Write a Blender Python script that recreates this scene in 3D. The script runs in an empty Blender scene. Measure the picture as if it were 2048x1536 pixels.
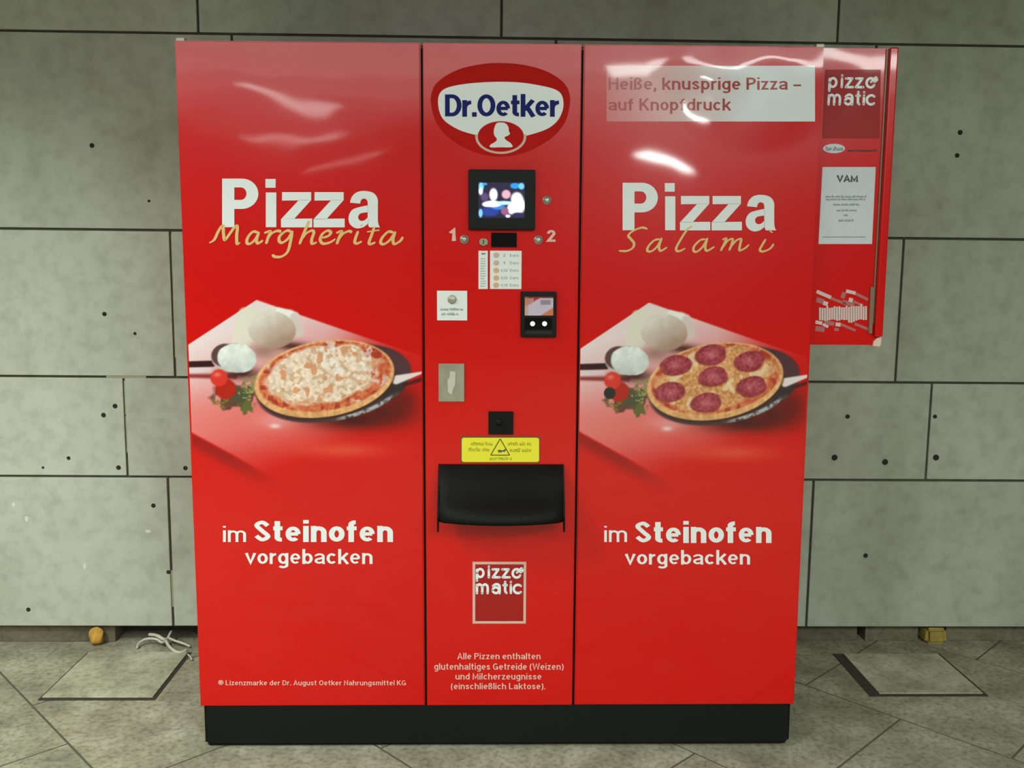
import bpy, bmesh, math, random
import numpy as np
from mathutils import Matrix, Vector

S = bpy.context.scene
COL = S.collection
random.seed(7)
rng = np.random.default_rng(11)

# ------------------------------------------------------------------ camera
FPX = 1850.0
CAM = np.array([-0.03146, -2.51135, 1.37363])
CR = np.array([0.9997, -0.02227, 0.00993])
CU = np.array([-0.00705, 0.1256, 0.99206])
CF = np.array([0.02334, 0.99183, -0.12541])
cd = bpy.data.cameras.new('camera')
cd.sensor_width = 36.0
cd.lens = FPX / 2048 * 36
cd.clip_start = 0.05
cam = bpy.data.objects.new('camera', cd)
COL.objects.link(cam)
f_ = Vector(CF).normalized()
r_ = (Vector(CR) - f_ * f_.dot(Vector(CR))).normalized()
u_ = r_.cross(f_)
cam.matrix_world = Matrix(((r_.x, u_.x, -f_.x, CAM[0]), (r_.y, u_.y, -f_.y, CAM[1]), (r_.z, u_.z, -f_.z, CAM[2]), (0, 0, 0, 1)))
S.camera = cam
CR, CU, CF = np.array(r_), np.array(u_), np.array(f_)

# ------------------------------------------------------------------ world, lamps, exposure
wd = bpy.data.worlds.new('hall')
S.world = wd
wd.use_nodes = True
bg = wd.node_tree.nodes['Background']
bg.inputs[0].default_value = (0.86, 0.88, 0.80, 1)
bg.inputs[1].default_value = 0.10
S.view_settings.view_transform = 'Standard'
S.view_settings.look = 'None'
S.view_settings.exposure = 0.08
S.view_settings.gamma = 1.0
S.view_settings.use_curve_mapping = False
S.cycles.use_denoising = True

LAMP_Z = 2.6
LAMP_COL = (0.92, 1.0, 0.96)
def tube_lamp(name, x, y, power, rot=-66, length=1.5, width=0.15, col=LAMP_COL):
    l = bpy.data.lights.new(name, 'AREA')
    l.shape = 'RECTANGLE'
    l.size, l.size_y = length, width
    l.energy = power
    l.color = col
    o = bpy.data.objects.new(name, l)
    COL.objects.link(o)
    o.location = (x, y, LAMP_Z)
    o.rotation_euler = (0, 0, math.radians(rot))
    return o
# luminous ceiling fields: soft, one behind the other away from the machine
def ceiling_field(x, y, sx, sy, radiance):
    o = tube_lamp('ceiling_field', x, y, math.pi * sx * sy * radiance, 0, sx, sy, LAMP_COL)
    o.location.z = 2.70
    return o
for fy, fl_ in ((-2.9, 4.0), (-3.7, 3.5), (-4.5, 2.2), (-5.3, 1.3), (-6.1, 0.7), (-6.9, 0.4)):
    ceiling_field(-0.3, fy, 6.6, 0.8, fl_)
# tubes
tube_lamp('ceiling_tube', -2.2, -0.95, 19, 90, 0.9).data.spread = math.radians(135)
tube_lamp('ceiling_tube', -1.95, -1.6, 46, 90, 0.5).data.spread = math.radians(150)
tube_lamp('ceiling_tube', 1.93, -8.5, 150, -66, 2.5, 0.22)
tube_lamp('ceiling_tube', 1.55, -3.35, 64, 14, 1.8, 0.42)
tube_lamp('ceiling_tube', -1.56, -4.6, 9, -60, 1.0, 0.2)
tube_lamp('ceiling_tube', -1.9, -6.3, 9, 15, 1.0, 0.3)
tube_lamp('ceiling_tube', -1.9, -9.2, 9, 60, 2.6, 0.2)

# ------------------------------------------------------------------ pixel <-> plane
DL, YAWM, LIFT = -0.00453, -0.00436, 0.0039
W, H, ZP, WALL = 1.69467, 1.95, 0.12487, 0.728
G1, G2 = -0.20862, 0.21299
MM = Matrix.Translation((0, 0, LIFT)) @ Matrix.Rotation(YAWM, 4, 'Z') @ Matrix.Rotation(DL, 4, 'Y')
MMI = np.array(MM.inverted())
MMN = np.array(MM)
def ray(px, py):
    return CF + (px - 1024) / FPX * CR - (py - 768) / FPX * CU
def fr(px, py, y=0.0):
    """pixel -> (x, z) on the machine's own plane at depth y"""
    d = MMI[:3, :3] @ ray(px, py)
    c = MMI[:3, :3] @ CAM + MMI[:3, 3]
    t = (y - c[1]) / d[1]
    p = c + t * d
    return p[0], p[2]
def wl(px, py, y=WALL):
    d = ray(px, py)
    p = CAM + (y - CAM[1]) / d[1] * d
    return p[0], p[2]
def fl(px, py, z=0.0):
    d = ray(px, py)
    p = CAM + (z - CAM[2]) / d[2] * d
    return p[0], p[1]
def to_px(x, y, z):
    """machine-local points (arrays) -> pixels"""
    P = np.stack([x, y, z], -1) @ MMN[:3, :3].T + MMN[:3, 3] - CAM
    w = P @ CF
    return 1024 + FPX * (P @ CR) / w, 768 - FPX * (P @ CU) / w

# ------------------------------------------------------------------ materials
def lin(c):
    c = np.asarray(c, float) / 255
    return np.where(c <= 0.04045, c / 12.92, ((c + 0.055) / 1.055) ** 2.4)
def rgb(c, k=1.0):
    v = np.clip(lin(c) * k, 0, 1)
    return (float(v[0]), float(v[1]), float(v[2]), 1)
KPRINT = 1.0
RED = (206, 10, 4)
def mat(name):
    m = bpy.data.materials.new(name)
    m.use_nodes = True
    return m, m.node_tree.nodes, m.node_tree.links, m.node_tree.nodes['Principled BSDF']
def plain(name, col, rough=0.5, metal=0.0, spec=0.5, noise=0.0, nscale=40, bump=0.0):
    m, N, L, b = mat(name)
    b.inputs['Base Color'].default_value = rgb(col)
    b.inputs['Roughness'].default_value = rough
    b.inputs['Metallic'].default_value = metal
    b.inputs['Specular IOR Level'].default_value = spec
    tc = N.new('ShaderNodeTexCoord')
    n = N.new('ShaderNodeTexNoise')
    n.inputs['Scale'].default_value = nscale
    n.inputs['Detail'].default_value = 4
    L.new(tc.outputs['Object'], n.inputs['Vector'])
    if noise:
        mx = N.new('ShaderNodeMix')
        mx.data_type = 'RGBA'
        mx.inputs[6].default_value = rgb(np.array(col) * (1 - noise))
        mx.inputs[7].default_value = rgb(np.minimum(np.array(col) * (1 + noise), 255))
        L.new(n.outputs['Fac'], mx.inputs[0])
        L.new(mx.outputs[2], b.inputs['Base Color'])
    if bump:
        bp = N.new('ShaderNodeBump')
        bp.inputs['Strength'].default_value = 0.6
        bp.inputs['Distance'].default_value = bump
        L.new(n.outputs['Fac'], bp.inputs['Height'])
        L.new(bp.outputs[0], b.inputs['Normal'])
    return m
def foil(name, col=None, k=KPRINT, rough=0.26, spec=0.27, coat=0.42):
    """glossy printed film stuck on sheet steel: slightly wavy clear top coat"""
    m, N, L, b = mat(name)
    if col is None:
        a = N.new('ShaderNodeAttribute')
        a.attribute_name = 'print'
        L.new(a.outputs['Color'], b.inputs['Base Color'])
    else:
        b.inputs['Base Color'].default_value = rgb(col, k)
    b.inputs['Roughness'].default_value = rough
    b.inputs['Specular IOR Level'].default_value = spec
    b.inputs['Coat Weight'].default_value = coat
    b.inputs['Coat Roughness'].default_value = 0.045
    g = N.new('ShaderNodeNewGeometry')
    n = N.new('ShaderNodeTexNoise')
    n.inputs['Scale'].default_value = 2.6
    n.inputs['Detail'].default_value = 1.5
    n.inputs['Roughness'].default_value = 0.45
    L.new(g.outputs['Position'], n.inputs['Vector'])
    bp = N.new('ShaderNodeBump')
    bp.inputs['Strength'].default_value = 1.0
    bp.inputs['Distance'].default_value = 0.006
    # the film is badly stuck towards the upper right corner: shorter, stronger ripples there
    n2 = N.new('ShaderNodeTexNoise')
    n2.inputs['Scale'].default_value = 5.5
    n2.inputs['Detail'].default_value = 0.5
    L.new(g.outputs['Position'], n2.inputs['Vector'])
    vd = N.new('ShaderNodeVectorMath')
    vd.operation = 'DISTANCE'
    vd.inputs[1].default_value = (0.67, 0.0, 1.98)
    L.new(g.outputs['Position'], vd.inputs[0])
    mr = N.new('ShaderNodeMapRange')
    mr.interpolation_type = 'SMOOTHSTEP'
    mr.inputs['From Min'].default_value = 0.10
    mr.inputs['From Max'].default_value = 0.31
    mr.inputs['To Min'].default_value = 2.4
    mr.inputs['To Max'].default_value = 0.0
    L.new(vd.outputs['Value'], mr.inputs['Value'])
    sx = N.new('ShaderNodeSeparateXYZ')
    L.new(g.outputs['Position'], sx.inputs[0])
    mq = N.new('ShaderNodeMapRange')      # laid flatter on the right hand panel
    mq.inputs['From Min'].default_value = -0.22
    mq.inputs['From Max'].default_value = 0.22
    mq.inputs['To Min'].default_value = 1.0
    mq.inputs['To Max'].default_value = 0.32
    L.new(sx.outputs[0], mq.inputs['Value'])
    mm = N.new('ShaderNodeMath')
    mm.operation = 'MULTIPLY'
    L.new(n.outputs['Fac'], mm.inputs[0])
    L.new(mq.outputs[0], mm.inputs[1])
    ma = N.new('ShaderNodeMath')
    ma.operation = 'MULTIPLY_ADD'
    L.new(n2.outputs['Fac'], ma.inputs[0])
    L.new(mr.outputs[0], ma.inputs[1])
    L.new(mm.outputs[0], ma.inputs[2])
    L.new(ma.outputs[0], bp.inputs['Height'])
    L.new(bp.outputs[0], b.inputs['Coat Normal'])
    L.new(bp.outputs[0], b.inputs['Normal'])
    return m
def stone(name, c0, c1, c2, scale, speck, per_obj=0.12, streak=1.0, rough=0.75):
    m, N, L, b = mat(name)
    g = N.new('ShaderNodeNewGeometry')
    mp = N.new('ShaderNodeMapping')
    mp.inputs['Scale'].default_value = (1, 1, streak)
    L.new(g.outputs['Position'], mp.inputs[0])
    def noise(sc, det, src):
        n = N.new('ShaderNodeTexNoise')
        n.inputs['Scale'].default_value = sc
        n.inputs['Detail'].default_value = det
        n.inputs['Roughness'].default_value = 0.62
        L.new(src, n.inputs['Vector'])
        return n
    n1 = noise(scale, 6, mp.outputs[0])
    n2 = noise(scale * 9, 3, g.outputs['Position'])
    cr = N.new('ShaderNodeValToRGB')
    e = cr.color_ramp.elements
    e[0].position, e[0].color = 0.30, rgb(c0)
    e[1].position, e[1].color = 0.72, rgb(c2)
    mid = e.new(0.5)
    mid.color = rgb(c1)
    L.new(n1.outputs['Fac'], cr.inputs[0])
    mx = N.new('ShaderNodeMix')
    mx.data_type = 'RGBA'
    mx.blend_type = 'MULTIPLY'
    mx.inputs[0].default_value = speck
    cr2 = N.new('ShaderNodeValToRGB')
    cr2.color_ramp.elements[0].position = 0.3
    cr2.color_ramp.elements[0].color = (0.45, 0.42, 0.36, 1)
    cr2.color_ramp.elements[1].position = 0.55
    cr2.color_ramp.elements[1].color = (1, 1, 1, 1)
    L.new(n2.outputs['Fac'], cr2.inputs[0])
    L.new(cr.outputs[0], mx.inputs[6])
    L.new(cr2.outputs[0], mx.inputs[7])
    oi = N.new('ShaderNodeObjectInfo')
    hs = N.new('ShaderNodeHueSaturation')
    mr = N.new('ShaderNodeMapRange')
    mr.inputs['To Min'].default_value = 1 - per_obj
    mr.inputs['To Max'].default_value = 1 + per_obj * 0.6
    L.new(oi.outputs['Random'], mr.inputs['Value'])
    L.new(mr.outputs[0], hs.inputs['Value'])
    L.new(mx.outputs[2], hs.inputs['Color'])
    L.new(hs.outputs[0], b.inputs['Base Color'])
    b.inputs['Roughness'].default_value = rough
    b.inputs['Specular IOR Level'].default_value = 0.3
    bp = N.new('ShaderNodeBump')
    bp.inputs['Strength'].default_value = 0.25
    bp.inputs['Distance'].default_value = 0.002
    L.new(n2.outputs['Fac'], bp.inputs['Height'])
    L.new(bp.outputs[0], b.inputs['Normal'])
    return m
def glow(name, strength=1.0, col=None):
    m, N, L, b = mat(name)
    b.inputs['Base Color'].default_value = (0.01, 0.01, 0.012, 1)
    b.inputs['Roughness'].default_value = 0.2
    b.inputs['Emission Strength'].default_value = strength
    if col is None:
        a = N.new('ShaderNodeAttribute')
        a.attribute_name = 'print'
        L.new(a.outputs['Color'], b.inputs['Emission Color'])
    else:
        b.inputs['Emission Color'].default_value = rgb(col)
    return m

M = dict(
    wall=stone('wall_stone', (160, 163, 142), (180, 184, 166), (192, 196, 180), 2.0, 0.30, 0.08, 0.6),
    joint=plain('joint_dark', (66, 66, 52), 0.9, noise=0.3),
    mortar=plain('mortar', (150, 148, 122), 0.9, noise=0.15, nscale=30),
    floor=stone('floor_stone', (126, 123, 101), (154, 150, 126), (182, 178, 156), 6.5, 0.75, 0.05),
    fjoint=plain('floor_joint', (84, 82, 64), 0.9, noise=0.2),
    cover=stone('cover_stone', (144, 142, 118), (174, 172, 146), (202, 200, 176), 7.0, 0.55, 0.05),
    groove=plain('groove_dark', (52, 50, 38), 0.95, noise=0.3, nscale=60),
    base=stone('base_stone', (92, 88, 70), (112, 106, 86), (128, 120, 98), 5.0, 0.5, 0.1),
    ceil=plain('ceiling_paint', (128, 128, 122), 0.8, noise=0.05, nscale=5),
    red=foil('red_film', RED),
    redside=plain('red_paint', (180, 22, 14), 0.35),
    pic=foil('picture_print'),
    white=foil('white_print', (228, 232, 230), 1.0),
    paleprint=foil('pale_print', (236, 190, 176), 0.95),
    cream=foil('cream_print', (236, 196, 128), 0.9),
    pink=foil('pink_print', (214, 176, 160), 1.0),
    darkred=foil('dark_red_print', (160, 24, 22), 1.0, .5, .3, .1),
    logored=foil('logo_red_print', (186, 16, 8), 1.0, .6, .12, 0),
    navy=foil('navy_print', (28, 34, 104), 1.0, .6, .12, 0),
    textred=foil('text_red_print', (172, 44, 38), 1.0),
    black=plain('black_steel', (17, 19, 16), 0.6, spec=0.2, noise=0.2, nscale=200),
    blackp=plain('black_plastic', (11, 11, 9), 0.6, spec=0.18),
    bezel=plain('black_bezel', (13, 14, 13), 0.5, spec=0.2),
    glass=plain('dark_window', (12, 10, 9), 0.12),
    steel=plain('brushed_steel', (176, 172, 158), 0.42, 0.7, noise=0.1, nscale=30),
    dull=plain('dull_steel', (150, 146, 124), 0.5, 0.25, noise=0.14, nscale=25, bump=0.0006),
    alu=plain('light_aluminium', (196, 192, 172), 0.45, 0.2),
    label=plain('white_label', (224, 228, 224), 0.5, noise=0.02),
    ink=plain('grey_ink', (146, 148, 148), 0.7),
    inkdark=plain('dark_ink', (72, 76, 80), 0.7),
    coin=plain('coin_print', (206, 176, 160), 0.6, noise=0.1),
    coinc=plain('copper_coin_print', (214, 168, 132), 0.6, noise=0.1),
    yellow=plain('yellow_sticker', (232, 222, 44), 0.5),
    yink=plain('olive_ink', (176, 168, 36), 0.7),
    yinkd=plain('dark_olive_ink', (84, 80, 30), 0.7),
    screen=glow('screen_light', 1.15),
    ministr=glow('reader_screen_light', 0.62),
    led=glow('led_light', 2.2, (225, 255, 225)),
    sheet=plain('paper_sheet', (198, 206, 210), 0.45, noise=0.02),
    acryl=plain('acrylic_edge', (128, 108, 88), 0.3),
    chip=plain('bare_core', (222, 192, 176), 0.7),
    whitebar=plain('white_bar_print', (206, 186, 178), 0.5, noise=0.06, nscale=120),
    rosebar=plain('rose_bar_print', (168, 96, 92), 0.5, noise=0.1, nscale=120),
    cable=plain('white_cable', (196, 196, 176), 0.5, noise=0.1),
    amber=plain('amber_foam', (186, 140, 56), 0.8, noise=0.25, nscale=60, bump=0.004),
    ochre=plain('ochre_block', (150, 132, 62), 0.9, noise=0.2, nscale=50, bump=0.003),
    hole=plain('hole_dark', (40, 38, 30), 0.95),
    chalk=plain('white_paint_speck', (214, 214, 196), 0.8),
)

# ------------------------------------------------------------------ mesh helpers
def link(name, me, material=None, parent=None):
    o = bpy.data.objects.new(name, me)
    COL.objects.link(o)
    if material is not None:
        me.materials.append(M[material])
    if parent is not None:
        o.parent = parent
    return o
def raw(name, v, f, material, parent=None, smooth=False):
    me = bpy.data.meshes.new(name)
    me.from_pydata(v, [], f)
    me.update()
    if smooth:
        for p in me.polygons:
            p.use_smooth = True
    return link(name, me, material, parent)
def bm_obj(name, bm, material, parent=None, smooth=False):
    me = bpy.data.meshes.new(name)
    bmesh.ops.recalc_face_normals(bm, faces=bm.faces)
    bm.to_mesh(me)
    bm.free()
    if smooth:
        for p in me.polygons:
            p.use_smooth = True
    return link(name, me, material, parent)
def bm_box(bm, x0, x1, y0, y1, z0, z1):
    vs = [bm.verts.new((x, y, z)) for x in (x0, x1) for y in (y0, y1) for z in (z0, z1)]
    for q in ((0, 1, 3, 2), (4, 6, 7, 5), (0, 4, 5, 1), (2, 3, 7, 6), (0, 2, 6, 4), (1, 5, 7, 3)):
        bm.faces.new([vs[i] for i in q])
    return vs
def box(name, x0, x1, y0, y1, z0, z1, material, parent=None, bev=0.0, seg=2):
    bm = bmesh.new()
    bm_box(bm, x0, x1, y0, y1, z0, z1)
    if bev:
        bmesh.ops.bevel(bm, geom=bm.edges[:], offset=bev, segments=seg, affect='EDGES', profile=0.6)
    return bm_obj(name, bm, material, parent)
def prism(name, poly, y0, y1, material, parent=None, axis='y'):
    """polygon in (x, z) extruded along y (front = y0); axis z: polygon in (x, y) extruded y0..y1 along z"""
    n = len(poly)
    if axis == 'y':
        v = [(a, y0, b) for a, b in poly] + [(a, y1, b) for a, b in poly]
    else:
        v = [(a, b, y0) for a, b in poly] + [(a, b, y1) for a, b in poly]
    bm = bmesh.new()
    vs = [bm.verts.new(p) for p in v]
    bm.faces.new(vs[:n])
    bm.faces.new(vs[n:][::-1])
    for i in range(n):
        bm.faces.new((vs[i], vs[(i + 1) % n], vs[n + (i + 1) % n], vs[n + i]))
    return bm_obj(name, bm, material, parent)
def thing(name, label, cat, mtx=None):
    o = bpy.data.objects.new(name, None)
    o.empty_display_size = 0.1
    COL.objects.link(o)
    if mtx is not None:
        o.matrix_world = mtx
    o['label'] = label
    o['category'] = cat
    return o
def tag(o, label, cat):
    o['label'] = label
    o['category'] = cat
    return o
def struct(o):
    o['kind'] = 'structure'
    return o

# flat print: faces given in pixels of the photograph's frame, laid on a plane of the machine
class Flat:
    def __init__(s, depth):
        s.d, s.v, s.f, s.t = depth, [], [], 0.0
    def layer(s):
        s.t -= 6e-6          # overlapping strokes never share one plane
    def poly(s, pts):
        b = len(s.v)
        for p in pts:
            x, z = fr(p[0], p[1], s.d)
            s.v.append((x, s.d + s.t, z))
        q = s.v[b:]
        ar = sum(q[i][0] * q[(i + 1) % len(q)][2] - q[(i + 1) % len(q)][0] * q[i][2] for i in range(len(q)))
        ix = list(range(b, b + len(pts)))
        s.f.append(ix if ar > 0 else ix[::-1])
    def quad_strip(s, A, B, closed=False):
        n = len(A)
        for i in range(n if closed else n - 1):
            j = (i + 1) % n
            s.poly([A[i], A[j], B[j], B[i]])
    def build(s, name, material, parent):
        return raw(name, s.v, s.f, material, parent)
def ell(cx, cy, rx, ry, n=40, a0=0, a1=360):
    return [(cx + rx * math.cos(math.radians(a0 + (a1 - a0) * i / n)), cy - ry * math.sin(math.radians(a0 + (a1 - a0) * i / n))) for i in range(n + (0 if a1 - a0 == 360 else 1))]
def smooth_path(p, sub=8, closed=False):
    """Catmull-Rom"""
    p = [np.array(q, float) for q in p]
    n = len(p)
    out = []
    for i in range(n if closed else n - 1):
        a, b, c, d = (p[(i - 1) % n], p[i], p[(i + 1) % n], p[(i + 2) % n]) if closed else (p[max(i - 1, 0)], p[i], p[i + 1], p[min(i + 2, n - 1)])
        for k in range(sub):
            t = k / sub
            out.append(0.5 * ((2 * b) + (c - a) * t + (2 * a - 5 * b + 4 * c - d) * t * t + (3 * b - a - 3 * c + d) * t ** 3))
    if not closed:
        out.append(p[-1])
    return out
def ribbon(pts, w, closed=False):
    """left and right offset lines of a stroke of width w (w may be a list)"""
    p = [np.array(q, float) for q in pts]
    n = len(p)
    A, B = [], []
    for i in range(n):
        ww = (w[i] if hasattr(w, '__len__') else w) / 2
        pr = p[(i - 1) % n] if (closed or i > 0) else None
        nx = p[(i + 1) % n] if (closed or i < n - 1) else None
        t1 = (p[i] - pr) if pr is not None else (nx - p[i])
        t2 = (nx - p[i]) if nx is not None else t1
        t1 = t1 / (np.hypot(*t1) + 1e-9)
        t2 = t2 / (np.hypot(*t2) + 1e-9)
        n1, n2 = np.array([-t1[1], t1[0]]), np.array([-t2[1], t2[0]])
        mv = n1 + n2
        ln = np.hypot(*mv)
        if ln < 0.3:
            mv, sc = n1, 1.0
        else:
            mv = mv / ln
            sc = min(1 / max(mv @ n1, 0.3), 2.2)
        A.append(p[i] + mv * ww * sc)
        B.append(p[i] - mv * ww * sc)
    return A, B

# ---- stroke alphabet (cap height 1, x-height .73), plain grotesque letter forms
X = 0.73
def arc(cx, cy, rx, ry, a0, a1, n=16):
    return [(cx + rx * math.cos(math.radians(a0 + (a1 - a0) * i / n)), cy + ry * math.sin(math.radians(a0 + (a1 - a0) * i / n))) for i in range(n + 1)]
def glyph(c, w):
    h = w / 2
    bw = 0.48 + 0.6 * w
    l, r = h, bw - h
    m = (l + r) / 2
    rx = (r - l) / 2
    cy, ry = X / 2, X / 2 - h
    o = arc(m, cy, rx, ry, 0, 360, 28)
    CW = 0.60 + 0.5 * w
    L_, R_ = h, CW - h
    mc = (L_ + R_) / 2
    rc = (R_ - L_) / 2
    g = {
        'o': (bw, [o]),
        'c': (bw - .03, [arc(m, cy, rx, ry, 42, 318, 22)]),
        'e': (bw, [[(l, cy), (r, cy)] , arc(m, cy, rx, ry, 0, 312, 24)]),
        'a': (bw, [[(l + .02, X - .2)] + arc(m, X - h - .13, rx, .13, 165, 0, 12) + [(r, .12), (r + .03, 0)], [(r, .43)] + arc(m - .02, .215, rx - .02 + .0, .215 - h, 88, 272, 14) + [(r - .05, .12), (r, .2)]]),
        'b': (bw, [[(l, 0), (l, 1)], o]),
        'd': (bw, [[(r, 0), (r, 1)], o]),
        'p': (bw, [[(l, -.28), (l, X)], o]),
        'q': (bw, [[(r, -.28), (r, X)], o]),
        'g': (bw, [o, [(r, X), (r, -.06)] + arc(m, -.08, rx, .21 - h, 0, -155, 12)]),
        'f': (.40, [[(.17, 0), (.17, .8)] + arc(.17 + .16, .8, .16, .2 - h, 180, 85, 8), [(0, X - h), (.38, X - h)]]),
        'h': (bw, [[(l, 0), (l, 1)], [(l, X - .3)] + arc(m, X - h - .19, rx, .19, 180, 0, 14) + [(r, 0)]]),
        'n': (bw, [[(l, 0), (l, X)], [(l, X - .3)] + arc(m, X - h - .19, rx, .19, 180, 0, 14) + [(r, 0)]]),
        'm': (bw * 1.55, [[(l, 0), (l, X)], [(l, X - .3)] + arc((l + bw * .775) / 2, X - h - .17, (bw * .775 - l) / 2, .17, 180, 0, 12) + [(bw * .775, 0)], [(bw * .775, X - .3)] + arc((bw * .775 + bw * 1.55 - h) / 2, X - h - .17, (bw * .775 - h) / 2, .17, 180, 0, 12) + [(bw * 1.55 - h, 0)]]),
        'u': (bw, [[(r, 0), (r, X)], [(l, X)] + arc(m, h + .19, rx, .19, 180, 360, 14) + [(r, .3)]]),
        'i': (w, [[(h, 0), (h, X)], [(h, 1 - w * .75), (h, 1)]]),
        'l': (w, [[(h, 0), (h, 1)]]),
        'k': (bw - .02, [[(l, 0), (l, 1)], [(r + .02, X), (l + .05, .30)], [(l + .17, .42), (r + .04, 0)]]),
        'r': (.32 + .3 * w, [[(l, 0), (l, X)], [(l, X - .35)] + arc(l + .27, X - h - .26, .27, .26, 180, 88, 10)]),
        't': (.38, [[(.16, .95), (.16, .2)] + arc(.16 + .15, .2, .15, .2 - h, 180, 280, 8), [(0, X - h), (.36, X - h)]]),
        'v': (.52 + .3 * w, [[(h * .6, X), ((.52 + .3 * w) / 2, h * .9), (.52 + .3 * w - h * .6, X)]]),
        'z': (.46 + .25 * w, [[(0, X - h), (.46 + .25 * w - h * 1.3, X - h), (h * 1.3, h), (.46 + .25 * w, h)]]),
        's': (bw - .06, [[tuple(q) for q in smooth_path([(r - .06, X - .21), (m, X - h), (l, X - .2), (m - .02, X / 2), (r - .06, .2), (m - .03, h), (l - .02, .2)], 6)]]),
        'D': (CW, [[(L_, h), (L_, 1 - h), (mc - .05, 1 - h)] + arc(mc - .05, .5, rc + .05, .5 - h, 90, -90, 18) + [(L_, h)]]),
        'O': (CW + .06, [arc(mc + .03, .5, rc + .03, .5 - h, 0, 360, 32)]),
        'P': (CW - .05, [[(L_, 0), (L_, 1 - h), (mc, 1 - h)] + arc(mc, .71, rc - .04, .29 - h, 90, -90, 12) + [(L_, .42 + h * 0)]]),
        'S': (CW - .05, [[tuple(q) for q in smooth_path([(R_ - .07, .74), (mc - .03, 1 - h), (L_, .76), (mc - .03, .5), (R_ - .06, .26), (mc - .03, h), (L_ - .02, .28)], 7)]]),
        'H': (CW, [[(L_, 0), (L_, 1)], [(R_, 0), (R_, 1)], [(L_, .52), (R_, .52)]]),
        'K': (CW, [[(L_, 0), (L_, 1)], [(R_ - .02, 1), (L_ + .05, .4)], [(L_ + .2, .56), (R_ + .03, 0)]]),
        'A': (CW + .02, [[(h * .5, 0), (mc + .01, 1 - h * .4), (CW + .02 - h * .5, 0)], [(.17, .32), (CW - .15, .32)]]),
        'G': (CW + .05, [arc(mc, .5, rc + .02, .5 - h, 45, 330, 22), [(mc + .03, .45), (R_ + .02, .45), (R_ + .02, .05)]]),
        'L': (CW - .12, [[(L_, 1), (L_, h), (R_ - .07, h)]]),
        'M': (CW + .14, [[(L_, 0), (L_, 1 - h), (mc + .07, .2), (R_ + .14, 1 - h), (R_ + .14, 0)]]),
        'N': (CW, [[(L_, 0), (L_, 1 - h), (R_, h), (R_, 1)]]),
        'V': (CW, [[(h * .5, 1), (mc, h * .8), (CW - h * .5, 1)]]),
        'W': (CW + .3, [[(h * .5, 1), (.24, h), (.45 + h, .9), (.68 + h, h), (CW + .3 - h * .5, 1)]]),
        'E': (CW - .08, [[(R_ - .06, 1 - h), (L_, 1 - h), (L_, h), (R_ - .05, h)], [(L_, .5), (R_ - .1, .5)]]),
        '1': (.36, [[(.02, .68), (.24, .94), (.24, 0)]]),
        '2': (bw, [[(l, .68)] + arc(m, .71, rx, .29 - h, 170, -35, 12) + [(l, h), (bw, h)]]),
        '0': (bw, [arc(m, .5, rx, .5 - h, 0, 360, 26)]),
        '5': (bw, [[(r, 1 - h), (l + .06, 1 - h), (l, .55)] + arc(m, .32, rx, .32 - h, 110, -165, 14)]),
        '.': (w, [[(h, 0), (h, w)]]),
        ',': (w, [[(h, w), (h * .9, 0), (h * .3, -.16)]]),
        '-': (.52, [[(0, .36), (.52, .36)]]),
        '(': (.28, [arc(.42, .4, .36, .68, 130, 230, 10)]),
        ')': (.28, [arc(-.14, .4, .36, .68, 50, -50, 10)]),
        '\u00df': (bw, [[(l, 0), (l, .76)] + arc(m - .03, .76, rx - .03, .24 - h, 180, -80, 12) + arc(m - .02, .28, rx, .28 - h, 85, -110, 12)]),
        '\u00ae': (.8, [arc(.4, .55, .36, .42, 0, 360, 24), [(.3, .35), (.3, .75), (.42, .75), (.5, .66), (.42, .56), (.3, .56)], [(.42, .56), (.52, .35)]]),
    }
    return g[c]
def text(body, x0, x1, ybase, ytop, w, depth, material, parent, name='lettering', gap=0.10, dy=0.0):
    """letters fitted between pixels x0..x1, cap height ybase..ytop; dy = baseline rise over the width"""
    out, x = [], 0.0
    for c in body:
        if c == ' ':
            x += 0.30
            continue
        adv, st = glyph(c, w)
        for s in st:
            s = [q for i, q in enumerate(s) if i == 0 or math.hypot(q[0] - s[i - 1][0], q[1] - s[i - 1][1]) > 1e-4]
            out.append((c, [(x + q[0], q[1]) for q in s]))
        x += adv + gap
    tot = x - gap
    F = Flat(depth)
    ky = 1.22 if w > .13 else 1.05
    def mp(q):
        t = q[0] / tot
        return (x0 + (x1 - x0) * t, ybase - (ybase - ytop) * q[1] - dy * t)
    for c, s in out:
        wc = w * (.88 if c in 'Ssae' and w > .16 else 1.0)
        closed = abs(s[0][0] - s[-1][0]) < 1e-6 and abs(s[0][1] - s[-1][1]) < 1e-6 and len(s) > 4
        if closed:
            s = s[:-1]
        A, B = ribbon([(q[0], q[1] * ky) for q in s], wc, closed)
        F.layer()
        F.quad_strip([mp((q[0], q[1] / ky)) for q in A], [mp((q[0], q[1] / ky)) for q in B], closed)
    return F.build(name, material, parent)
def words(rows, depth, material, parent, name='fine_print', th=None):
    """rows of print too small to read: (x0, x1, ytop, ybottom) broken into word blocks of little strokes"""
    F = Flat(depth)
    rr = random.Random(len(rows) * 31 + int(rows[0][0]))
    for x0, x1, yt, yb in rows:
        x = x0
        while x < x1 - 1:
            hgt = (yb - yt)
            for _ in range(rr.randint(4, 9)):
                if x > x1:
                    break
                up = yt if rr.random() < .25 else yt + hgt * .28
                F.poly([(x, up), (x + hgt * .26, up), (x + hgt * .26, yb), (x, yb)])
                if rr.random() < .7:
                    ym = up if rr.random() < .5 else yb - hgt * .22
                    F.poly([(x, ym), (x + hgt * .42, ym), (x + hgt * .42, ym + hgt * .22), (x, ym + hgt * .22)])
                x += hgt * .42
            x += hgt * .35
    return F.build(name, material, parent)
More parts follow.
